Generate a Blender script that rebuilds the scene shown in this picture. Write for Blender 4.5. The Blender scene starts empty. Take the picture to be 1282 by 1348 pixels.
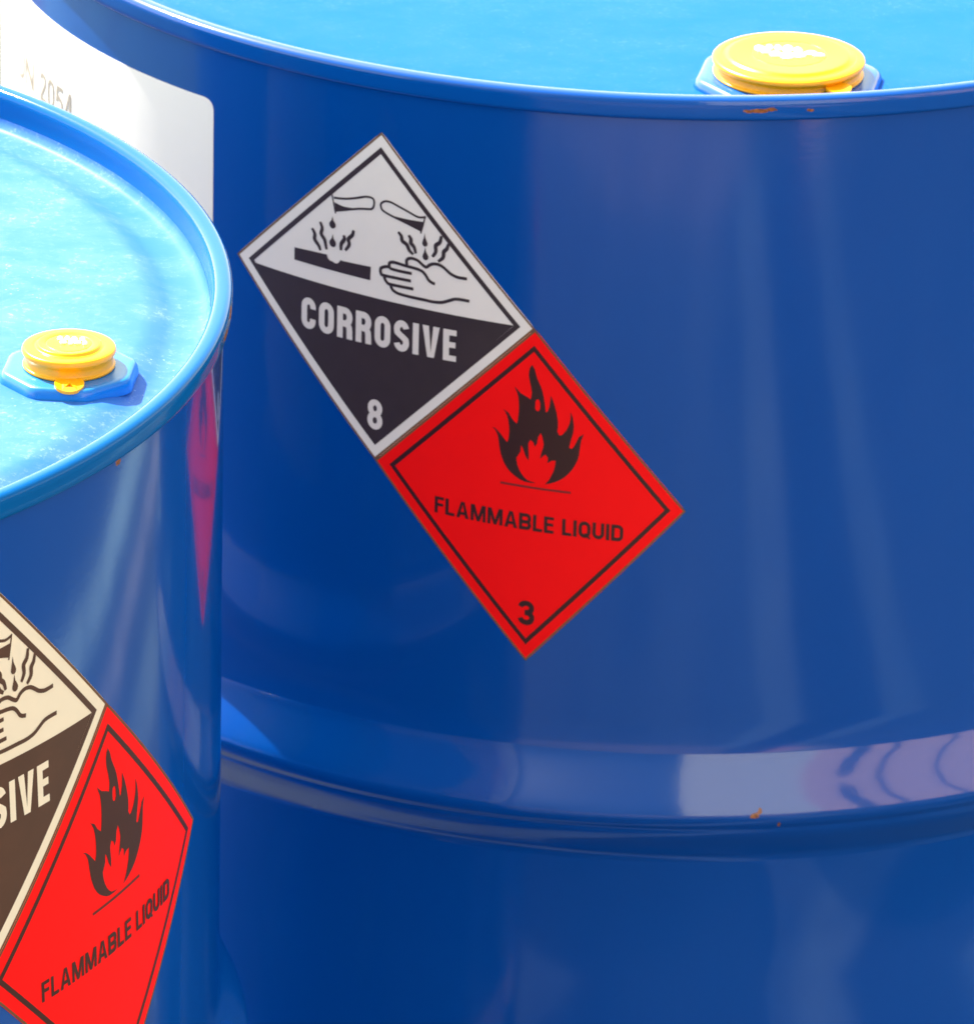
import bpy, bmesh, math, random
from mathutils import Vector, Matrix
from mathutils.geometry import tessellate_polygon
random.seed(7)
S = bpy.context.scene
C = S.collection
rad = math.radians
cos, sin, pi = math.cos, math.sin, math.pi

# ------------------------------------------------------------------ camera
H = 0.88                       # drum height
cam = bpy.data.cameras.new('camera')
cam.sensor_fit = 'HORIZONTAL'; cam.sensor_width = 36.0
cam.lens = 9034.3 / 1282 * 36
cam.clip_start = 0.05; cam.clip_end = 400
cam.dof.use_dof = True; cam.dof.focus_distance = 2.50; cam.dof.aperture_fstop = 42
co = bpy.data.objects.new('camera', cam); C.objects.link(co); S.camera = co
P_, R_ = 0.40866, 0.02413
F = Vector((0, cos(P_), -sin(P_))); Rt = Vector((1, 0, 0)); U = Rt.cross(F)
R2 = cos(R_) * Rt + sin(R_) * U; U2 = -sin(R_) * Rt + cos(R_) * U
m = Matrix((R2, U2, -F)).transposed().to_4x4(); m.translation = (0, 0, H + 0.92749)
co.matrix_world = m

# ------------------------------------------------------------------ light
SUN_AZ, SUN_EL = -43.5, 47.0          # azimuth clockwise from +Y
w = bpy.data.worlds.new('World'); S.world = w; w.use_nodes = True
nt = w.node_tree
sky = nt.nodes.new('ShaderNodeTexSky'); sky.sky_type = 'NISHITA'; sky.sun_disc = False
sky.sun_elevation = rad(SUN_EL); sky.sun_rotation = rad(SUN_AZ % 360); sky.dust_density = 1.2; sky.air_density = 1.0
wb_ = nt.nodes.new('ShaderNodeMix'); wb_.data_type = 'RGBA'; wb_.blend_type = 'MULTIPLY'; wb_.inputs[0].default_value = 1.0
wb_.inputs[7].default_value = (1.0, .77, .44, 1)          # camera white balance towards open shade
nt.links.new(sky.outputs[0], wb_.inputs[6]); nt.links.new(wb_.outputs[2], nt.nodes['Background'].inputs[0])
nt.nodes['Background'].inputs[1].default_value = 0.15
sl = bpy.data.lights.new('sun', 'SUN'); sl.energy = 2.6; sl.angle = rad(0.53); sl.color = (1.0, 0.94, 0.84)
so = bpy.data.objects.new('sun', sl); C.objects.link(so)
sd = Vector((sin(rad(SUN_AZ)) * cos(rad(SUN_EL)), cos(rad(SUN_AZ)) * cos(rad(SUN_EL)), sin(rad(SUN_EL))))
so.rotation_euler = sd.to_track_quat('Z', 'Y').to_euler(); so.location = (-3, 4, 6)
vs = S.view_settings
vs.view_transform = 'Standard'; vs.look = 'None'; vs.gamma = 1; vs.use_curve_mapping = False
vs.exposure = 2.58

# ------------------------------------------------------------------ materials
def new_mat(name):
    mt = bpy.data.materials.new(name); mt.use_nodes = True
    t = mt.node_tree; b = t.nodes['Principled BSDF']
    return mt, t, b
def N(t, kind, **kw):
    n = t.nodes.new(kind)
    for k, v in kw.items():
        if k.startswith('i_'):
            n.inputs[int(k[2:]) if k[2:].isdigit() else k[2:]].default_value = v
        else: setattr(n, k, v)
    return n
def noise(t, scale, detail=4, rough=.55, vec=None, dist=0):
    n = N(t, 'ShaderNodeTexNoise'); n.inputs['Scale'].default_value = scale
    n.inputs['Detail'].default_value = detail; n.inputs['Roughness'].default_value = rough
    n.inputs['Distortion'].default_value = dist
    if vec: t.links.new(vec, n.inputs['Vector'])
    return n
def ramp(t, src, stops):
    r = N(t, 'ShaderNodeValToRGB'); e = r.color_ramp.elements
    while len(e) > 1: e.remove(e[-1])
    for i, (p, c) in enumerate(stops):
        c = (c, c, c, 1) if isinstance(c, (int, float)) else (*c, 1)
        if i == 0: e[0].position = p; e[0].color = c
        else: q = e.new(p); q.color = c
    t.links.new(src, r.inputs[0]); return r
def mix(t, fac, a, b):
    m_ = N(t, 'ShaderNodeMix', data_type='RGBA')
    for s_, v in ((0, fac), (6, a), (7, b)):
        if isinstance(v, (int, float)): m_.inputs[s_].default_value = v
        elif isinstance(v, tuple): m_.inputs[s_].default_value = (*v, 1)
        else: t.links.new(v, m_.inputs[s_])
    return m_.outputs[2]
def mth(t, op, a, b=None, clamp=False):
    n = N(t, 'ShaderNodeMath', operation=op); n.use_clamp = clamp
    for i, v in enumerate((a, b)):
        if v is None: continue
        if isinstance(v, (int, float)): n.inputs[i].default_value = v
        else: t.links.new(v, n.inputs[i])
    return n.outputs[0]

BLUE = (0.0003, 0.060, 0.335)
RUST = (0.42, 0.13, 0.025)
def paint(name, base=BLUE, rough=.13, dust=0.0, spots=(), dustcol=(.55, .68, .74), ior=1.5, spec=.5, coat=0.0, wav=.4):
    """glossy enamel; optional dust film and rust chips of a fixed shape"""
    mt, t, b = new_mat(name)
    tc = N(t, 'ShaderNodeTexCoord'); ob = tc.outputs['Object']
    n1 = noise(t, 9, 3, .5, ob)
    col = mix(t, n1.outputs[0], tuple(c * .93 for c in base), tuple(min(1, c * 1.07) for c in base))
    rsock = None
    rr = ramp(t, noise(t, 22, 5, .6, ob).outputs[0], [(.3, rough * .92), (.7, rough * 1.12)])
    rsock = rr.outputs[0]
    if dust:
        # blotchy film + fine specks + wiped streaks
        mp = N(t, 'ShaderNodeMapping'); t.links.new(ob, mp.inputs[0]); mp.inputs['Scale'].default_value = (1, 1.5, 1); mp.inputs['Rotation'].default_value = (0, 0, .5)
        d1 = ramp(t, noise(t, 26, 10, .74, mp.outputs[0], .25).outputs[0], [(.42, 0.0), (.70, 1.0)]).outputs[0]
        d2 = ramp(t, noise(t, 330, 3, .8, ob).outputs[0], [(.55, 0.0), (.66, 1.0)]).outputs[0]
        v = N(t, 'ShaderNodeTexVoronoi', feature='F1'); v.inputs['Scale'].default_value = 260; t.links.new(ob, v.inputs['Vector'])
        sp = ramp(t, v.outputs['Distance'], [(.06, 1.0), (.14, 0.0)]).outputs[0]
        sp = mth(t, 'MULTIPLY', sp, ramp(t, noise(t, 14, 3, .5, ob).outputs[0], [(.5, 0.0), (.66, 1.0)]).outputs[0])
        f = mth(t, 'MULTIPLY', d1, .26)
        f = mth(t, 'ADD', f, mth(t, 'MULTIPLY', mth(t, 'MULTIPLY', d2, d1), .9))
        f = mth(t, 'ADD', f, .22)
        f = mth(t, 'MULTIPLY', f, dust)
        f = mth(t, 'ADD', f, mth(t, 'MULTIPLY', sp, dust * 1.4), True)
        col = mix(t, f, col, dustcol)
        rsock = mth(t, 'ADD', rsock, mth(t, 'MULTIPLY', f, .8), True)
    if spots:
        nz = noise(t, 420, 4, .65, ob); nz2 = noise(t, 1100, 3, .6, ob)
        tot = None
        for (p, s) in spots:
            mp = N(t, 'ShaderNodeVectorMath', operation='SUBTRACT'); t.links.new(ob, mp.inputs[0]); mp.inputs[1].default_value = p
            sc = N(t, 'ShaderNodeVectorMath', operation='DIVIDE'); t.links.new(mp.outputs[0], sc.inputs[0]); sc.inputs[1].default_value = s
            ln = N(t, 'ShaderNodeVectorMath', operation='LENGTH'); t.links.new(sc.outputs[0], ln.inputs[0])
            q = mth(t, 'ADD', ln.outputs['Value'], mth(t, 'MULTIPLY', mth(t, 'SUBTRACT', nz.outputs[0], .5), 2.4))
            q = ramp(t, q, [(.72, 1.0), (.98, 0.0)]).outputs[0]
            tot = q if tot is None else mth(t, 'MAXIMUM', tot, q)
        rc_ = ramp(t, nz2.outputs[0], [(.35, (.10, .030, .010)), (.6, (.30, .09, .02)), (.8, (.60, .30, .11))]).outputs[0]
        col = mix(t, tot, col, rc_)
        rsock = mth(t, 'ADD', rsock, mth(t, 'MULTIPLY', tot, .5), True)
    t.links.new(col, b.inputs['Base Color']); t.links.new(rsock, b.inputs['Roughness'])
    b.inputs['IOR'].default_value = ior; b.inputs['Specular IOR Level'].default_value = spec
    if coat:
        b.inputs['Coat Weight'].default_value = coat; b.inputs['Coat Roughness'].default_value = .03; b.inputs['Coat IOR'].default_value = 1.5
    bm1 = N(t, 'ShaderNodeBump'); bm1.inputs['Strength'].default_value = .25; bm1.inputs['Distance'].default_value = .0011 * wav
    t.links.new(noise(t, 13, 2, .5, ob).outputs[0], bm1.inputs['Height'])
    bm2 = N(t, 'ShaderNodeBump'); bm2.inputs['Strength'].default_value = .12; bm2.inputs['Distance'].default_value = .00012
    t.links.new(noise(t, 520, 2, .5, ob).outputs[0], bm2.inputs['Height']); t.links.new(bm1.outputs[0], bm2.inputs['Normal'])
    t.links.new(bm2.outputs[0], b.inputs['Normal'])
    return mt
def simple(name, base, rough=.5, var=.08, scale=60, spec=.5, bump=0.0, sub=0.0):
    mt, t, b = new_mat(name)
    ob = N(t, 'ShaderNodeTexCoord').outputs['Object']
    n1 = noise(t, scale, 5, .6, ob)
    t.links.new(mix(t, n1.outputs[0], tuple(c * (1 - var) for c in base), tuple(min(1, c * (1 + var)) for c in base)), b.inputs['Base Color'])
    b.inputs['Roughness'].default_value = rough; b.inputs['Specular IOR Level'].default_value = spec
    if bump:
        bm_ = N(t, 'ShaderNodeBump'); bm_.inputs['Strength'].default_value = bump; bm_.inputs['Distance'].default_value = .0004
        t.links.new(noise(t, scale * 6, 3, .5, ob).outputs[0], bm_.inputs['Height']); t.links.new(bm_.outputs[0], b.inputs['Normal'])
    if sub:
        b.inputs['Subsurface Weight'].default_value = sub; b.inputs['Subsurface Radius'].default_value = (.004, .002, .0006); b.inputs['Subsurface Scale'].default_value = 1
    return mt

# ------------------------------------------------------------------ mesh helpers
def link(name, bm, mat, parent=None, smooth=True):
    me = bpy.data.meshes.new(name); bm.normal_update(); bm.to_mesh(me); bm.free()
    if smooth:
        for p in me.polygons: p.use_smooth = True
    o = bpy.data.objects.new(name, me); C.objects.link(o)
    if mat: me.materials.append(mat)
    if parent: o.parent = parent
    return o
def lathe(prof, n=256, close=False, cx=0, cy=0):
    """prof = list of (r, z); outward normals when going downwards on the outside"""
    bm = bmesh.new(); rings = []
    for r, z in prof:
        if r < 1e-6: rings.append([bm.verts.new((cx, cy, z))])
        else: rings.append([bm.verts.new((cx + r * cos(2 * pi * k / n), cy + r * sin(2 * pi * k / n), z)) for k in range(n)])
    prs = list(zip(rings, rings[1:])) + ([(rings[-1], rings[0])] if close else [])
    for a, b in prs:
        for k in range(n):
            k2 = (k + 1) % n
            if len(a) == 1 and len(b) == 1: break
            if len(a) == 1: bm.faces.new((a[0], b[k], b[k2]))
            elif len(b) == 1: bm.faces.new((a[k], b[0], a[k2]))
            else: bm.faces.new((a[k], b[k], b[k2], a[k2]))
    return bm
def spline(pts, n=6):
    """Catmull-Rom through profile points"""
    out = []
    for i in range(len(pts) - 1):
        p0 = pts[max(i - 1, 0)]; p1 = pts[i]; p2 = pts[i + 1]; p3 = pts[min(i + 2, len(pts) - 1)]
        for k in range(n):
            t = k / n
            out.append(tuple(.5 * (2 * b + (c - a) * t + (2 * a - 5 * b + 4 * c - d) * t * t + (3 * b - a - 3 * c + d) * t ** 3)
                             for a, b, c, d in zip(p0, p1, p2, p3)))
    out.append(tuple(pts[-1])); return out

# ------------------------------------------------------------------ drum
R = .2925
ZL = H - .0175                 # lid level
def drum(name, label, loc, mats):
    r = bpy.data.objects.new(name, None); C.objects.link(r); r.location = loc
    r['label'] = label; r['category'] = 'drum'; r['group'] = 'blue steel drums'
    # body wall with two rolling hoops, from under the chime down to the foot
    hoop = [(0, .2930), (.0009, .2965), (.0032, .3015), (.0072, .3090), (.0096, .3140), (.0104, .3175), (.0098, .3210), (.0085, .3235), (.0078, .3262), (.0062, .3300), (.0030, .3360), (.0009, .3400), (0, .3435)]
    pr = [(R, H - .0130), (R, H - .030), (R, H - .15), (R, H - .28)]
    pr += [(R + a * 1.12, H - b) for a, b in spline(hoop, 4)]
    pr += [(R, H - .40), (R, H - .50)] + [(R + a, H - b - .24) for a, b in spline(hoop, 4)]
    pr += [(R, .10), (R, .012), (R - .002, .010), (R - .002, .002)]
    link('body', lathe(pr), mats['body'], r)
    # rolled chime (double seam): outside down, round the top, down the inside
    ch = [(R - .0005, H - .0136), (R + .0012, H - .0134), (R + .0026, H - .0124), (R + .0030, H - .0110), (R + .0031, H - .0085), (R + .0031, H - .0062), (R + .0027, H - .0048),
          (R + .0017, H - .0039), (R + .0004, H - .0035), (R - .0020, H - .0036), (R - .0034, H - .0043), (R - .0043, H - .0058), (R - .0046, H - .0085), (R - .0047, H - .0120), (R - .0050, H - .0150)]
    link('chime', lathe(list(reversed(spline(ch, 3)))[::-1][::-1]), mats['chime'], r)
    lo = [(R - .002, .0125), (R + .002, .0120), (R + .0033, .009), (R + .0033, .004), (R + .001, .0005), (R - .004, .0005), (R - .006, .004), (R - .006, .012)]
    link('foot_ring', lathe(spline(lo, 3)), mats['body'], r)
    # recessed lid: trough next to the chime, step, slightly dished panel
    ld = [(R - .0050, H - .0145), (R - .0056, ZL + .0010), (R - .0078, ZL - .0010), (R - .0130, ZL - .0018), (R - .0190, ZL - .0014), (R - .0240, ZL + .0004), (R - .0280, ZL + .0017),
          (R - .0330, ZL + .0022), (R - .05, ZL + .0022), (R - .10, ZL + .0018), (.10, ZL + .0012), (.03, ZL + .001), (0, ZL + .001)]
    link('lid', lathe(list(reversed(spline(ld, 4)))[::-1][::-1]), mats['lid'], r)
    return r
def flip_all(o):
    me = o.data; bm = bmesh.new(); bm.from_mesh(me); bmesh.ops.recalc_face_normals(bm, faces=bm.faces); bm.to_mesh(me); bm.free()

# ------------------------------------------------------------------ closure: octagonal flange + plastic cap seal
def closure(par, cx, cy, rc, rf, h, rot, tabang, mats, big):
    z0 = ZL + .0015
    bm = bmesh.new(); n = 8; sub = 10; rings = []
    prof = [(1.0, -.0005), (1.0, .0010), (.985, .0030), (.955, .0043), (.93, .0047), (.86, .0048), (.5, .0048), (.0, .0048)]
    rr = rf
    for f, z in prof[:-1]:
        ring = []
        for k in range(n):
            a0 = rot + 2 * pi * k / n; a1 = rot + 2 * pi * (k + 1) / n
            p0 = Vector((cos(a0), sin(a0))); p1 = Vector((cos(a1), sin(a1)))
            for q in range(sub):
                t = q / sub; p = p0.lerp(p1, t)
                # soften the corners
                e = min(t, 1 - t); p = p * (1 - .022 * max(0, 1 - e / .12) ** 2)
                if f <= .5: p = p.normalized()
                ring.append(bm.verts.new((cx + p.x * rr * f, cy + p.y * rr * f, z0 + z)))
        rings.append(ring)
    top = bm.verts.new((cx, cy, z0 + prof[-1][1])); M = n * sub
    for a, b in zip(rings, rings[1:]):
        for k in range(M): bm.faces.new((a[k], a[(k + 1) % M], b[(k + 1) % M], b[k]))
    for k in range(M): bm.faces.new((rings[-1][k], rings[-1][(k + 1) % M], top))
    link('bung_flange', bm, mats['flange'], par)
    # low pressed boss in the lid round the flange
    pb = [(rf * 1.20, ZL + .0014), (rf * 1.18, ZL + .0021), (rf * 1.14, ZL + .0024), (rf * 1.10, ZL + .0024), (rf * .8, ZL + .0024)]
    zb = z0 + .0049; zt = zb + h
    s = rc
    # cap: skirt with a flared foot, rounded shoulder, raised centre disc
    q = 1.19 if big else 1.0      # the wide cap has a larger raised centre
    pc = [(.90, 0), (.965, .0), (.985, .05), (.98, .12), (.945, .17), (.94, .40), (.965, .52), (.995, .62), (1.0, .72), (.99, .80), (.965, .85), (.90 if not big else .93, .875),
          (.79 * (1 + (q - 1) * .65), .885), (.735 * q, .875), (.70 * q, .90), (.665 * q, .985), (.63 * q, 1.0), (.55 * q, .992), (.5, .975), (.485, .965), (.465, .975), (.3, .978), (0, .978)]
    cap = link('bung_cap', lathe([(a * s, zb + b * h) for a, b in spline(pc, 3)], 128, cx=cx, cy=cy), mats['cap'], par)
    # pull tab: round tongue hanging from the skirt
    bt = bmesh.new(); tl = .0088 if not big else .0075; tw = .0054 if not big else .0056
    d = Vector((cos(tabang), sin(tabang), 0)); side = Vector((-d.y, d.x, 0))
    base = Vector((cx, cy, zb + h * (.45 if big else .12))) + d * s * .93
    def P(u, v, th):   # u outwards, v sideways
        drop = -.0012 * (u / tl) ** 2 - .0004
        return base + d * u + side * v + Vector((0, 0, drop + th))
    nn = 24
    out = [];
    for k in range(nn):
        a = 2 * pi * k / nn; out.append((tl * .45 + tl * .62 * cos(a), tw * sin(a)))
    hole = [(tl * .66 + .0017 * cos(2 * pi * k / 3 + pi),   .0021 * sin(2 * pi * k / 3 + pi)) for k in range(3)]
    if big: hole = None
    loops = [[Vector((a, b, 0)) for a, b in out]] + ([[Vector((a, b, 0)) for a, b in hole]] if hole else [])
    flat = [q for l in loops for q in l]
    tv = [bt.verts.new(P(q.x, q.y, .0007)) for q in flat]; bv = [bt.verts.new(P(q.x, q.y, -.0005)) for q in flat]
    for tri in tessellate_polygon(loops):
        try: bt.faces.new([tv[i] for i in tri]); bt.faces.new([bv[i] for i in reversed(tri)])
        except ValueError: pass
    off = 0
    for l in loops:
        L_ = len(l)
        for k in range(L_):
            a, b = off + k, off + (k + 1) % L_; bt.faces.new((tv[a], tv[b], bv[b], bv[a]))
        off += L_
    bmesh.ops.recalc_face_normals(bt, faces=bt.faces)
    link('pull_tab', bt, mats['cap'], cap, smooth=False)
    # embossed mark: two rows of rounded raised shapes, glare painted in by their pale colour
    be = bmesh.new()
    if big:
        marks = [(-.30, .13, .075, .10, .2), (-.20, .17, .05, .08, 0), (-.11, .16, .05, .09, 0), (-.01, .14, .075, .115, -.1), (.10, .10, .06, .10, .1), (-.14, -.02, .09, .08, .3), (-.02, -.06, .10, .10, 0), (.10, -.03, .10, .09, .2), (.22, .03, .10, .055, .5), (.31, -.02, .09, .05, -.2), (-.24, .05, .07, .06, .3)]
    else:
        marks = [(-.16, .16, .07, .07, .2), (-.04, .17, .06, .08, 0), (.08, .14, .08, .09, 0), (.22, .15, .07, .07, .1), (-.10, .01, .08, .07, 0), (.03, .0, .06, .09, 0), (.14, .0, .08, .06, 0), (.27, -.01, .06, .08, 0)]
    bx = Vector((1, 0)); by = Vector((0, 1))
    for (u, v, a, b, tw_) in marks:
        mtx = Matrix.Translation((cx + u * s * 1.25, cy + v * s * 1.35, zt - h * .028)) @ Matrix.Rotation(tw_, 4, 'Z') @ Matrix.Diagonal((a * s, b * s * 1.2, h * .12, 1))
        bmesh.ops.create_uvsphere(be, u_segments=20, v_segments=10, radius=1, matrix=mtx)
    link('emblem', be, mats['emblem'], cap)
    return cap

# ------------------------------------------------------------------ labels wrapped on the drum wall
class Wrap:
    """label space X,Y in [-1,1] (half diagonals) -> drum surface, corners given as (theta, z below top): left, bottom, right, top"""
    def __init__(s, q): s.q = q
    def uv(s, u, v, off):
        q = s.q
        th = (1-u)*(1-v)*q[0][0] + u*(1-v)*q[1][0] + u*v*q[2][0] + (1-u)*v*q[3][0]
        z = (1-u)*(1-v)*q[0][1] + u*(1-v)*q[1][1] + u*v*q[2][1] + (1-u)*v*q[3][1]
        r = R + off
        return Vector((r * cos(th), r * sin(th), H + z))
    def xy(s, X, Y, off): return s.uv((X + 1 - Y) / 2, (X + 1 + Y) / 2, off)
def sheet(wp, name, mat, par, off=.00030, n=30, rr=.008):
    bm = bmesh.new(); g = []
    for i in range(-1, n + 2):
        row = []
        for j in range(-1, n + 2):
            edge = i in (-1, n + 1) or j in (-1, n + 1)
            u = min(max(i / n, 0), 1); v = min(max(j / n, 0), 1)
            # tiny radius on the corners
            cu, cv = u, v
            du = rr - min(u, 1 - u); dv = rr - min(v, 1 - v)
            if du > 0 and dv > 0:
                L_ = math.hypot(du, dv)
                if L_ > rr:
                    k = rr / L_; nu = rr - du * k; nv = rr - dv * k
                    cu = nu if u < .5 else 1 - nu; cv = nv if v < .5 else 1 - nv
            row.append(bm.verts.new(wp.uv(cu, cv, 0.00002 if edge else off)))
        g.append(row)
    for a in range(n + 2):
        for b in range(n + 2):
            bm.faces.new((g[a][b], g[a + 1][b], g[a + 1][b + 1], g[a][b + 1]))
    ring = set(v for a in range(1, n + 2) for b in (1, n + 1) for v in (g[a][b], g[b][a]))
    for e in bm.edges:
        if e.verts[0] in ring and e.verts[1] in ring: e.smooth = False
    return link(name, bm, mat, par)
def refine(bm, lim=.05):
    for _ in range(6):
        es = [e for e in bm.edges if e.calc_length() > lim]
        if not es: break
        bmesh.ops.subdivide_edges(bm, edges=es, cuts=1)
        bmesh.ops.triangulate(bm, faces=bm.faces)
class Art:
    """collects flat polygons and ribbons in label space, then wraps them on the wall"""
    def __init__(s): s.items = []; s.k = 0
    def poly(s, *loops): s.items.append([[Vector((a, b, 0)) for a, b in l] for l in loops])
    def ribbon(s, pts, w, closed=False, taper=None):
        pts = [Vector((a, b)) for a, b in pts]; n = len(pts); L_, R3 = [], []
        for i in range(n):
            a = pts[i - 1] if (i > 0 or closed) else None
            b = pts[(i + 1) % n] if (i < n - 1 or closed) else None
            d1 = (pts[i] - a).normalized() if a is not None else None
            d2 = (b - pts[i]).normalized() if b is not None else None
            d1 = d1 or d2; d2 = d2 or d1
            n1 = Vector((-d1.y, d1.x)); n2 = Vector((-d2.y, d2.x)); mm = (n1 + n2)
            mm = mm.normalized() if mm.length > 1e-6 else n1
            k = 1 / max(.35, mm.dot(n1)); ww = w * (taper(i / (n - 1)) if taper else 1)
            L_.append(pts[i] + mm * k * ww / 2); R3.append(pts[i] - mm * k * ww / 2)
        rng = range(n if closed else n - 1)
        s.items.append(('q', [(L_[i], R3[i], R3[(i + 1) % n], L_[(i + 1) % n]) for i in rng]))
    def build(s, name, wp, mat, par, off, step=.000006, shift=(0, 0), lim=.05):
        allbm = bmesh.new()
        for idx, it in enumerate(s.items):
            bm = bmesh.new()
            if isinstance(it, tuple):
                for q in it[1]:
                    try: bm.faces.new([bm.verts.new((p.x, p.y, 0)) for p in q])
                    except ValueError: pass
                bmesh.ops.remove_doubles(bm, verts=bm.verts, dist=1e-6)
            else:
                flat = [q for l in it for q in l]; vs_ = [bm.verts.new(q) for q in flat]
                for tri in tessellate_polygon(it):
                    try: bm.faces.new([vs_[i] for i in tri])
                    except ValueError: pass
            bmesh.ops.triangulate(bm, faces=bm.faces); refine(bm, lim)
            o_ = off + step * idx; mp = {}
            for v in bm.verts: mp[v] = allbm.verts.new(wp.xy(v.co.x, v.co.y, o_))
            for f in bm.faces:
                c = [mp[v] for v in f.verts]
                # outward orientation
                nrm = (c[1].co - c[0].co).cross(c[2].co - c[0].co); ctr = c[0].co.copy(); ctr.z = 0
                if nrm.dot(ctr) < 0: c.reverse()
                try: allbm.faces.new(c)
                except ValueError: pass
            bm.free()
        return link(name, allbm, mat, par, smooth=False)

# ---- stroke alphabet, unit height; returns (width, ribbons, polys)
def arc(cx, cy, rx, ry, a0, a1, n=10): return [(cx + rx * cos(rad(a0 + (a1 - a0) * k / n)), cy + ry * sin(rad(a0 + (a1 - a0) * k / n))) for k in range(n + 1)]
def glyph(ch, t, k=1.0):
    h = t / 2; Rb = []; Po = []
    def box(x0, y0, x1, y1): Po.append([(x0, y0), (x1, y0), (x1, y1), (x0, y1)])
    W = {'C': .50, 'O': .52, 'R': .52, 'S': .50, 'I': t / k, 'V': .55, 'E': .42, 'F': .40, 'L': .40, 'A': .56, 'M': .66, 'B': .52, 'Q': .52, 'U': .51, 'D': .52, 'N': .52, ' ': .20,
         '8': .50, '3': .50, '2': .50, '0': .50, '5': .50, '4': .52}[ch] * k
    x1 = W - h; r = (x1 - h) / 2; cxm = W / 2; ry = min(r * 1.15, .26)
    if ch == 'C': Rb.append((([(x1, .66)] + arc(cxm, 1 - h - ry, r, ry, 0, 180) + arc(cxm, h + ry, r, ry, 180, 360) + [(x1, .34)]), False))
    elif ch in 'OQ0':
        Rb.append((arc(cxm, 1 - h - ry, r, ry, 0, 180) + arc(cxm, h + ry, r, ry, 180, 360), True))
        if ch == 'Q': Po.append([(cxm - .02, .24), (cxm + .10, .28), (W + .03, -.02), (W - .10, -.07)])
    elif ch == 'U': Rb.append((([(h, 1)] + arc(cxm, h + ry, r, ry, 180, 360) + [(x1, 1)]), False))
    elif ch == 'D': box(0, 0, t, 1); Rb.append(([(t, 1 - h)] + arc(x1 - .17 * k, 1 - h - .22, .17 * k, .22, 90, 0) + arc(x1 - .17 * k, h + .22, .17 * k, .22, 0, -90) + [(t, h)], False))
    elif ch in 'BR':
        box(0, 0, t, 1); rb = (.5 - t * .0 - h) / 2 + .01
        yb = 1 - h - 2 * rb
        Rb.append(([(t, 1 - h)] + arc(x1 - rb * .8, 1 - h - rb, rb * .8, rb, 90, -90, 14) + [(t, yb)], False))
        if ch == 'B': r2 = (yb - h) / 2; Rb.append(([(t, yb)] + arc(x1 - r2 * .8, h + r2, r2 * .8, r2, 90, -90, 14) + [(t, h)], False))
        else: Rb.append(([(x1 - .14, yb), (x1 - .06, yb - .03), (x1 - .015, yb - .10), (x1, yb - .2), (x1 + .005, 0)], False))
    elif ch == 'S':
        rt = (1 - t) / 4
        Rb.append(((arc(cxm, 1 - h - rt, r, rt, 14, 180) + [(h + r * .10, .60), (cxm - r * .35, .53), (cxm + r * .35, .46), (x1 - r * .10, .39)] + arc(cxm, h + rt, r, rt, 0, -166)), False))
    elif ch == 'I': box(0, 0, W, 1)
    elif ch in 'EFL':
        box(0, 0, t, 1); g = t * .86
        if ch in 'EL': box(t, 0, W, g)
        if ch in 'EF': box(t, 1 - g, W, 1); box(t, .5 - g / 2 + .02, W * .94, .5 + g / 2 + .02)
    elif ch == 'A':
        d = t * 1.05
        Po.append([(0, 0), (d, 0), (cxm, .84), (cxm, 1), (cxm - t * .55, 1)]); Po.append([(W - d, 0), (W, 0), (cxm + t * .55, 1), (cxm, 1), (cxm, .84)])
        box(W * .27, .20, W * .73, .20 + t * .85)
    elif ch == 'V':
        d = t * 1.05
        Po.append([(0, 1), (d, 1), (cxm, .16), (cxm, 0), (cxm - t * .55, 0)]); Po.append([(W - d, 1), (W, 1), (cxm + t * .55, 0), (cxm, 0), (cxm, .16)])
    elif ch == 'M':
        box(0, 0, t * .92, 1); box(W - t * .92, 0, W, 1)
        Po.append([(t * .92, 1), (t * .92, .55), (cxm - t * .4, 0), (cxm, 0), (cxm, .30), (t * 1.2, 1)]); Po.append([(W - t * .92, 1), (W - t * .92, .55), (cxm + t * .4, 0), (cxm, 0), (cxm, .30), (W - t * 1.2, 1)])
    elif ch == 'N':
        box(0, 0, t * .92, 1); box(W - t * .92, 0, W, 1); Po.append([(t * .92, 1), (t * .92, .66), (W - t * .92, 0), (W - t * .92, .34)])
    elif ch == '8':
        rt = (1 - t) / 4 - .005; rb = (1 - t) / 2 - rt
        Rb.append((arc(cxm, 1 - h - rt, r * .93, rt, 0, 350, 24), True)); Rb.append((arc(cxm, h + rb, r, rb, 0, 350, 24), True))
    elif ch == '3':
        rt = (1 - t) / 4 - .005; rb = (1 - t) / 2 - rt
        Rb.append((arc(cxm, 1 - h - rt, r * .95, rt, 170, -80, 18) + [(cxm - .06, 1 - h - 2 * rt)], False)); Rb.append(([(cxm - .06, h + 2 * rb)] + arc(cxm, h + rb, r, rb, 80, -170, 18), False))
    elif ch == '2': Rb.append((arc(cxm, .74, r, .26 - h, 175, 0, 12) + [(x1 - .02, .60), (h + .04, .18), (h, h)], False)); box(0, 0, W, t)
    elif ch == '5': Rb.append(([(W, 1 - h), (h + .04, 1 - h), (h, .52), (cxm - .05, .60)] + arc(cxm, .32, r, .32 - h, 80, -165, 16), False))
    elif ch == '4': box(W - 1.8 * t, 0, W - .8 * t, 1); box(0, .20, W, .20 + t); Po.append([(0, .34), (t, .34), (W - 1.8 * t, .80), (W - 1.8 * t, 1)])
    return W, Rb, Po
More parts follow.
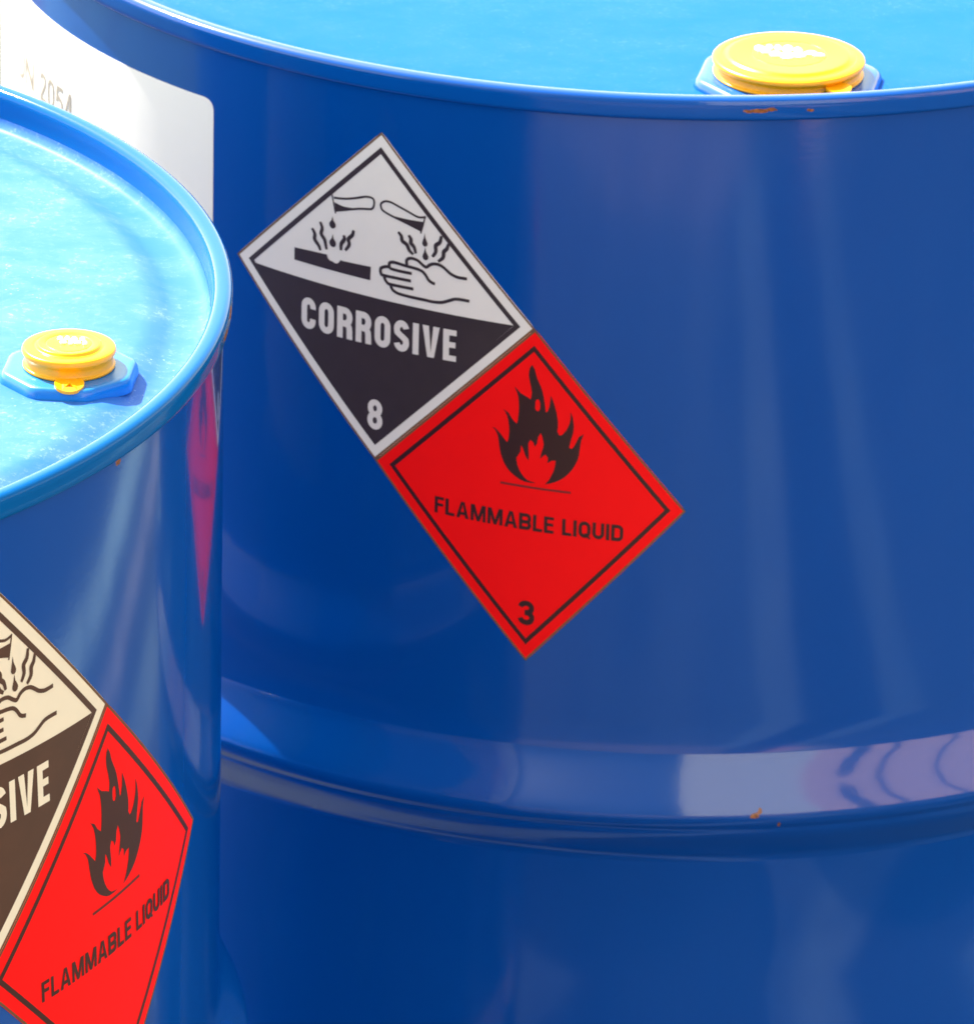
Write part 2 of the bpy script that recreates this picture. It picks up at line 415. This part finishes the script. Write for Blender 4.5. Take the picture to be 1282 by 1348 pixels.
def text(art, s, x0, x1, y0, y1, t, gap=.12, slope=0.0, shrink=0):
    """set s between x0..x1, cap height y0..y1 in label space; letter widths stretch, strokes keep weight"""
    hgt = y1 - y0; need = (x1 - x0) / hgt; k = 1.0
    for _ in range(30):
        tot = sum(glyph(c, t, k)[0] for c in s) + gap * (len(s) - 1)
        k *= 1 + (need / tot - 1) * .9
    x = x0
    for c in s:
        W_, Rb, Po = glyph(c, t, k)
        f = lambda p: (x + p[0] * hgt, y0 + p[1] * hgt + slope * (x + p[0] * hgt - x0))
        for pts, cl in Rb: art.ribbon([f(p) for p in pts], t * hgt, cl)
        for pl in Po: art.poly([f(p) for p in pl])
        x += (W_ + gap) * hgt
    return art
def K(l): return [(a / 1000, b / 1000) for a, b in l]
FLAME = K([(45,76),(10,73),(-24,75),(-55,83),(-85,98),(-114,116),(-138,138),(-157,163),(-170,189),(-183,220),(-190,251),(-196,280),(-200,306),(-206,327),(-215,345),(-227,360),(-242,369),(-224,366),(-207,354),(-189,339),(-171,320),(-144,292),(-137,312),(-134,334),(-133,362),(-135,391),(-141,424),(-150,454),(-163,475),(-178,490),(-142,472),(-115,436),(-88,414),(-82,436),(-80,458),(-78,490),(-78,523),(-81,555),(-87,587),(-111,637),(-71,602),(-27,585),(-7,574),(-2,596),(-1,617),(-6,645),(-14,673),(-21,697),(-25,720),(-24,745),(-19,766),(-7,784),(11,758),(26,712),(55,659),(66,632),(74,604),(86,549),(92,509),(104,519),(115,553),(118,594),(119,615),(140,573),(160,518),(171,463),(172,434),(169,405),(183,383),(199,389),(212,403),(226,421),(236,443),(245,466),(249,489),(247,534),(263,499),(271,451),(271,426),(267,402),(256,360),(248,318),(263,312),(276,327),(287,347),(306,390),(335,410),(320,368),(317,339),(314,310),(311,281),(304,251),(290,220),(272,190),(249,161),(223,135),(195,115),(164,99),(135,87),(105,78),(128,107),(145,141),(157,170),(164,201),(166,229),(142,226),(115,208),(118,239),(98,257),(82,242),(67,227),(76,270),(84,296),(87,320),(77,360),(65,382),(51,356),(44,314),(32,294),(23,319),(1,332),(-11,305),(-5,249),(-5,204),(-25,230),(-44,276),(-56,290),(-58,249),(-81,213),(-80,193),(-75,173),(-64,146),(-47,120),(-29,101),(-7,86)])
EYE = K([(38,582),(49,578),(55,560),(55,528),(49,514),(41,509),(31,513),(25,525),(24,562),(29,576)])
Q_ = dict(
 tubeL=K([(-304,533),(-233,544),(-158,566),(-95,589),(-57,593),(-40,586),(-34,568),(-38,543),(-48,528),(-61,522),(-135,507),(-220,480),(-291,457)]), mouthL=K([(-319,551),(-306,500),(-291,440)]),
 fillL=K([(-300,507),(-270,500),(-232,496),(-124,506),(-200,488),(-291,452)]),
 tubeR=K([(298,552),(252,543),(190,561),(116,583),(75,594),(45,594),(22,584),(10,570),(11,552),(24,533),(77,515),(181,490),(275,465)]), mouthR=K([(298,559),(286,505),(271,448)]),
 fillR=K([(87,516),(182,515),(240,518),(286,521),(275,461),(182,484)]),
 sq=[K(l) for l in ([(-451,311),(-431,282),(-431,248),(-402,217),(-390,191)],[(-396,364),(-380,330),(-387,294),(-364,266),(-355,239),(-348,207)],[(-233,323),(-227,300),(-248,266),(-249,227)],[(-166,369),(-174,338),(-200,307),(-194,274),(-220,234)],
     [(126,426),(148,407),(154,379),(185,362),(202,331),(228,313)],[(194,422),(210,401),(211,377),(232,357),(243,321)],[(403,460),(394,419),(369,395),(370,357),(349,323)],[(449,421),(440,390),(421,367),(417,332),(387,302)])],
 slab=K([(-573,162),(-460,171),(-345,178),(-338,158),(-322,146),(-305,146),(-289,139),(-272,141),(-260,153),(-251,168),(-240,166),(-46,176),(-49,93),(-572,87)]),
 hand=[K(l) for l in ([(221,195),(150,193),(96,194),(80,198),(75,207),(74,220),(79,230),(105,238),(170,234),(241,231),(272,227),(292,220),(312,202),(329,179),(348,168),(371,163)],[(85,204),(55,201),(33,192),(20,182),(18,166),(22,152),(34,144),(120,146),(217,149)],[(45,146),(46,130),(51,118),(62,107),(77,100),(150,101),(234,104)],[(88,93),(94,78),(104,67),(126,58),(152,54),(230,52),(307,53),(365,53),(419,61),(462,80),(500,97),(545,101),(590,101)],
     [(189,241),(186,256),(188,270),(200,282),(218,287),(240,286),(260,281),(286,264),(312,253),(336,272),(362,283),(388,284),(413,278),(440,262),(465,245),(490,236),(516,231),(571,233)])],
 drops=[((-311,420),(-310,346),22),((-307,314),(-306,234),23),((297,458),(300,376),17),((303,374),(306,295),19)])
def smooth2(p, n=4): return spline(p, n)
def drop_shape(top, bot, w):
    (x0, y0), (x1, y1), w = top, bot, w
    x0, y0, x1, y1, w = [a / 1000 for a in (x0, y0, x1, y1, w)]
    pts = []; L_ = y0 - y1; r = w
    pts.append((x0, y0)); pts += [(x0 - w * .28, y0 - L_ * .35)] + arc(x1, y1 + r, r, r * 1.05, 155, 385, 14) + [(x0 + w * .28, y0 - L_ * .35)]
    return pts
def hazard_labels(par, qc, qf, M, wear):
    wc, wf = Wrap(qc), Wrap(qf)
    # corrosive
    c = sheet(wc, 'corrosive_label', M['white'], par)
    e = Art(); 
    for a in ([(-.990, 0), (0, -.990), (.990, 0), (0, .990)],): e.ribbon([((1 - s_) * a[i][0] + s_ * a[(i + 1) % 4][0], (1 - s_) * a[i][1] + s_ * a[(i + 1) % 4][1]) for i in range(4) for s_ in [q / 8 for q in range(8)]], .012, True)
    e.build('cut_edge', wc, M['edge'], c, .00034)
    def frame(t_, ins): return [((1 - s_) * p[0] + s_ * q[0], (1 - s_) * p[1] + s_ * q[1]) for p, q in [((-ins, 0), (0, -ins)), ((0, -ins), (ins, 0)), ((ins, 0), (0, ins)), ((0, ins), (-ins, 0))] for s_ in [k / 8 for k in range(8)]]
    b = Art(); b.ribbon(frame(0, .888), .029, True); b.build('border', wc, M['black'], c, .00040)
    k = Art(); n = 24; up = [(-.868 + 1.736 * i / n, -.006 - .008 + .016 * (i / n)) for i in range(n + 1)]
    k.poly(up + [(0, -.878)]); k.build('black_panel', wc, M['black'], c, .00038, lim=.06)
    a = Art(); 
    for pts in ('tubeL', 'tubeR'): a.ribbon(smooth2(Q_[pts], 3), .013)
    for pts in ('mouthL', 'mouthR'): a.ribbon(Q_[pts], .009)
    for pts in ('fillL', 'fillR', 'slab'): a.poly(Q_[pts])
    for l in Q_['sq']: a.ribbon(smooth2(l, 4), .020, taper=lambda t_: .55 + 1.0 * math.sin(pi * (.12 + .76 * t_)) * .7)
    for l in Q_['hand']: a.ribbon(smooth2(l, 3), .019)
    for d in Q_['drops']: a.poly(drop_shape(*d))
    a.build('pictogram', wc, M['black'], c, .00042, step=.000003)
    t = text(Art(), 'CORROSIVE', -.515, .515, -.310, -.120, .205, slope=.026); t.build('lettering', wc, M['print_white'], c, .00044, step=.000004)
    t = text(Art(), '8', -.052, .048, -.812, -.628, .19, slope=0.02); t.build('class_number', wc, M['print_white'], c, .00044)
    # flammable
    f = sheet(wf, 'flammable_label', M['red'], par)
    e = Art(); e.ribbon(frame(0, .990), .012, True); e.build('cut_edge', wf, M['edge'], f, .00034)
    b = Art(); b.ribbon(frame(0, .882), .026, True); b.build('border', wf, M['ink'], f, .00040)
    a = Art(); a.poly(FLAME, EYE); a.build('flame', wf, M['ink'], f, .00042)
    a = Art(); a.ribbon(K([(-178, 45), (40, 46), (267, 49)]), .013); a.build('ground_line', wf, M['ink2'], f, .00042)
    t = text(Art(), 'FLAMMABLE LIQUID', -.597, .607, -.217, -.119, .205, gap=.13, slope=.008); t.build('lettering', wf, M['ink'], f, .00044, step=.000004)
    t = text(Art(), '3', -.052, .055, -.785, -.638, .215, slope=0.02); t.build('class_number', wf, M['ink'], f, .00044)
    return c, f

# ------------------------------------------------------------------ setting
mt, t, b = new_mat('yard_reflection_strips')
ob = N(t, 'ShaderNodeTexCoord').outputs['Object']
# unseen yard: invented light and dark strips shaped to give the drums streaked reflections
sx = N(t, 'ShaderNodeSeparateXYZ'); t.links.new(ob, sx.inputs[0])
wob = mth(t, 'MULTIPLY', mth(t, 'SUBTRACT', noise(t, 3.5, 4, .6, ob).outputs[0], .5), .10)
xx = mth(t, 'ADD', sx.outputs[0], wob)
mr = N(t, 'ShaderNodeMapRange'); t.links.new(xx, mr.inputs[0]); mr.inputs[1].default_value = -3; mr.inputs[2].default_value = 3
def at_x(v): return (v + 3) / 6
st = [(-3, (.03, .12, .12)), (-1.95, (.03, .12, .12)), (-1.85, (.03, .035, .045)), (-1.4, (.03, .035, .045)), (-1.3, (.060, .066, .068)), (-.75, (.072, .072, .070)), (-.1, (.050, .062, .068)), (.25, (.075, .085, .088)), (.50, (.050, .062, .07)), (.57, (.13, .15, .15)), (.68, (.12, .135, .135)),
      (.72, (.008, .010, .013)), (1.00, (.008, .010, .013)), (1.04, (.10, .12, .12)), (1.14, (.09, .11, .11)), (1.18, (.012, .018, .022)), (1.26, (.012, .018, .022)), (1.28, (.22, .17, .17)), (1.33, (.22, .17, .17)), (1.35, (.012, .02, .03)), (1.42, (.012, .02, .03)), (1.44, (.30, .38, .38)), (1.51, (.30, .38, .38)), (1.54, (.03, .035, .045)), (1.66, (.015, .018, .025)), (1.9, (.015, .018, .025)), (2.1, (.06, .07, .07)), (3, (.08, .08, .08))]
st = [(a, (c[0] * .62, c[1] * .80, c[2] * .88)) for a, c in st]
r_ = ramp(t, mr.outputs[0], [(at_x(a), c) for a, c in st])
stn = ramp(t, noise(t, 5, 7, .65, ob, .5).outputs[0], [(.36, .60), (.56, 1.0)]).outputs[0]
yy = mth(t, 'ADD', sx.outputs[1], mth(t, 'MULTIPLY', wob, 2.5))
brm = ramp(t, yy, [(.36, 1.0), (.44, 0.0)]).outputs[0]
pth = ramp(t, mr.outputs[0], [(at_x(a), c) for a, c in [(-3, (.05, .06, .07)), (-1.0, (.10, .095, .095)), (.1, (.15, .125, .12)), (.60, (.13, .12, .12)), (.66, (.03, .04, .05)), (.98, (.02, .025, .03)), (1.03, (.42, .21, .17)), (1.22, (.38, .23, .20)), (1.28, (.22, .22, .24)), (1.52, (.20, .20, .22)), (1.58, (.02, .03, .05)), (3, (.03, .04, .05))]]).outputs[0]  # pinkish and dark tones of the near band, chosen for the reflections
far_y = ramp(t, mth(t, 'MULTIPLY', yy, .25), [(.50, 0.0), (.56, 1.0)]).outputs[0]
lane = ramp(t, mr.outputs[0], [(at_x(1.15), 0.0), (at_x(1.18), 1.0)]).outputs[0]
near_c = mix(t, lane, r_.outputs[0], (.020, .028, .036))     # added dark lane, keeps the bright strips off the back drum
gc = mix(t, far_y, near_c, r_.outputs[0])
gc = mix(t, brm, gc, pth)
mm_ = N(t, 'ShaderNodeMix', data_type='RGBA', blend_type='MULTIPLY'); mm_.inputs[0].default_value = 1.0
t.links.new(gc, mm_.inputs[6]); t.links.new(stn, mm_.inputs[7])
t.links.new(mm_.outputs[2], b.inputs['Base Color']); b.inputs['Roughness'].default_value = .85
bm = bmesh.new(); bmesh.ops.create_grid(bm, x_segments=4, y_segments=4, size=150)
g = link('ground', bm, mt, smooth=False); g['kind'] = 'structure'

def box_bm(x0, y0, z0, x1, y1, z1, bm=None):
    bm = bm or bmesh.new()
    bmesh.ops.create_cube(bm, size=1, matrix=Matrix.Translation(((x0 + x1) / 2, (y0 + y1) / 2, (z0 + z1) / 2)) @ Matrix.Diagonal((x1 - x0, y1 - y0, z1 - z0, 1)))
    return bm

pw = simple('backdrop_pink', (.72, .50, .46), .8, .12, 1.5); rd = simple('backdrop_pale_mat', (.70, .74, .74), .5, .06, 2); dp = simple('backdrop_post_dark', (.06, .08, .12), .5)
bd = bpy.data.objects.new('backdrop', None); C.objects.link(bd); bd.location = (8, -7, 0)  # added out of view, gives the hoop its pink and pale reflections
bd['label'] = 'pink rendered building with pale and dark panels, added out of view to supply the back drum hoop reflections'; bd['category'] = 'backdrop'
link('wall', box_bm(-2.9, -.4, 0, 14, 0, 12), pw, bd, False)
rdo = box_bm(-7, -.4, 0, -2.9, -.05, 12); link('backdrop_pale', rdo, rd, bd, False)
link('backdrop_dark', box_bm(-17, -.4, 0, -7, -.1, 12), simple('backdrop_dark_blue', (.05, .10, .20), .5, .35, .6), bd, False)  # dark panel added to deepen the hoop reflection further left
for x in (-1.2, .5, 4.2): link('backdrop_post', box_bm(x - (.3 if x < -1 else .12), 0, 0, x + (.3 if x < -1 else .12), .15, 11.6 if x > -1 else 8.2), dp, bd, False)  # uprights added to put dark marks in the hoop reflection

# ------------------------------------------------------------------ the two drums
def at(th, z, r): return (r * cos(th), r * sin(th), H + z)
white = simple('label_white', (.80, .76, .75), .42, .03, 90)
blank_w = simple('label_blank_white', (.90, .88, .86), .45, .02, 60)
far = dict(white=white, black=simple('label_black', (.040, .026, .030), .42, .18, 120), print_white=simple('print_white', (.74, .69, .68), .45, .03, 90),
           red=simple('label_red', (.96, .004, .005), .5, .02, 60, spec=.15), ink=simple('label_ink', (.035, .007, .005), .42, .15, 120), ink2=simple('label_ink_thin', (.22, .010, .008), .42, .1, 120), edge=simple('label_cut_edge', (.16, .075, .03), .6, .2, 200))
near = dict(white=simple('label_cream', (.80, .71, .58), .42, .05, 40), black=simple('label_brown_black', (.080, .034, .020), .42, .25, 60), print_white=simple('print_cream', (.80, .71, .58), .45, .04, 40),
            red=simple('label_red_near', (.96, .006, .006), .5, .02, 60, spec=.15), ink=simple('label_ink_near', (.050, .010, .006), .42, .15, 60), ink2=simple('label_ink_near_thin', (.10, .012, .008), .42, .15, 60), edge=simple('label_cut_edge_near', (.13, .055, .022), .6, .2, 200))
cap_m = simple('cap_yellow', (.87, .375, .002), .30, .05, 200, spec=.42, sub=.04)
emb_m = simple('cap_emblem_glare', (.95, .92, .80), .30, .05, 300)  # pale colour stands in for glare on the raised mark

spA = [(at(-1.474, -.0085, R + .0035), (.0070, .02, .0009)), (at(-1.452, -.0080, R + .0035), (.0022, .02, .0010)), (at(-1.398, -.0088, R + .0035), (.0022, .02, .0009))]
hA = [(at(-1.4384, -.3165, R + .0116), (.0022, .02, .0012)), (at(-1.432, -.3150, R + .0116), (.0009, .02, .0018)), (at(-1.405, -.3215, R + .0116), (.0008, .02, .0016))]
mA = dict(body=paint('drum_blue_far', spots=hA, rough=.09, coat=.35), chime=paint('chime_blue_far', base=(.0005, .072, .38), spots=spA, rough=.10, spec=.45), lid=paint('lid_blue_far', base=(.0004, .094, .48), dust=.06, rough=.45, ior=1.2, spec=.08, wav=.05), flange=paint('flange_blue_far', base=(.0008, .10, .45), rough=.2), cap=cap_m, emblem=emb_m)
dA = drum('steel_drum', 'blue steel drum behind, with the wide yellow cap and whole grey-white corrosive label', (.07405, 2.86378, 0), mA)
closure(dA, .0436, -.2415, .0310, .0400, .0085, .22, -.93, mA, True)
hazard_labels(dA, [(-2.2301, -.0991), (-1.9955, -.1749), (-1.7643, -.1071), (-1.9936, -.0312)], [(-1.9955, -.1749), (-1.7656, -.2549), (-1.5465, -.1835), (-1.7643, -.1071)], far, False)
# blank product label with UN number, further round to the left
wb = Wrap([(-3.30, -.0355), (-3.30, -.30), (-2.277, -.30), (-2.277, -.0355)])
bl = sheet(wb, 'product_label', blank_w, dA, n=120, rr=.017)
class WL(Wrap):
    def xy(s, X, Y, off): r = R + off; return Vector((r * cos(X / R), r * sin(X / R), H + Y))
tx = Art(); text(tx, 'UN', -2.845 * R, -2.757 * R, -.0752, -.0622, .15, gap=.15); text(tx, '2054', -2.728 * R, -2.609 * R, -.0752, -.0622, .15, gap=.15)
tx.build('lettering', WL(None), simple('faded_print', (.32, .29, .26), .5, .3, 150), bl, .00045, step=.000004, lim=.004)

spB = [(at(-.030, -.0072, R + .0033), (.0026, .0065, .0022)), (at(-.085, -.0092, R + .0033), (.003, .0070, .0014))]
bB = [(at(-.464, -.0155, R), (.0016, .0022, .0014)), (at(-.13, -.012, R), (.002, .006, .0014))]
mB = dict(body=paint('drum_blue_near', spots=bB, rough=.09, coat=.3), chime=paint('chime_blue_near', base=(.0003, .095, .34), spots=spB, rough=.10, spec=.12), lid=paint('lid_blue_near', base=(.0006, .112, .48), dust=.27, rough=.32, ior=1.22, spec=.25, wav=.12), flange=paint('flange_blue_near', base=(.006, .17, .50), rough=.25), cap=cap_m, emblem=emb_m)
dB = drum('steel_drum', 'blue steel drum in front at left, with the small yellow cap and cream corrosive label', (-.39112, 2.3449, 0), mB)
closure(dB, .2391, -.0530, .0170, .0262, .0088, .30, -1.50, mB, False)
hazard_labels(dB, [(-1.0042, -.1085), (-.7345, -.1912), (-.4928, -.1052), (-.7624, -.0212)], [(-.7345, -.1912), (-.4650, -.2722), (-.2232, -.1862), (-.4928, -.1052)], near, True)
for d in (dA, dB):
    for ch in d.children:
        if ch.name.split('.')[0] in ('body', 'chime', 'lid', 'foot_ring', 'bung_cap', 'lid_boss'):
            me = ch.data
            # every lathe must face outwards/upwards: test the sum against the expected side
            bm = bmesh.new(); bm.from_mesh(me); s = 0
            for f in bm.faces:
                c = f.calc_center_median()
                if ch.name.startswith('body') or ch.name.startswith('foot'): s += f.normal.dot(Vector((c.x, c.y, 0)).normalized()) * f.calc_area()
                else: s += f.normal.z * f.calc_area()
            if s < 0: bmesh.ops.reverse_faces(bm, faces=bm.faces); bm.to_mesh(me)
            bm.free()
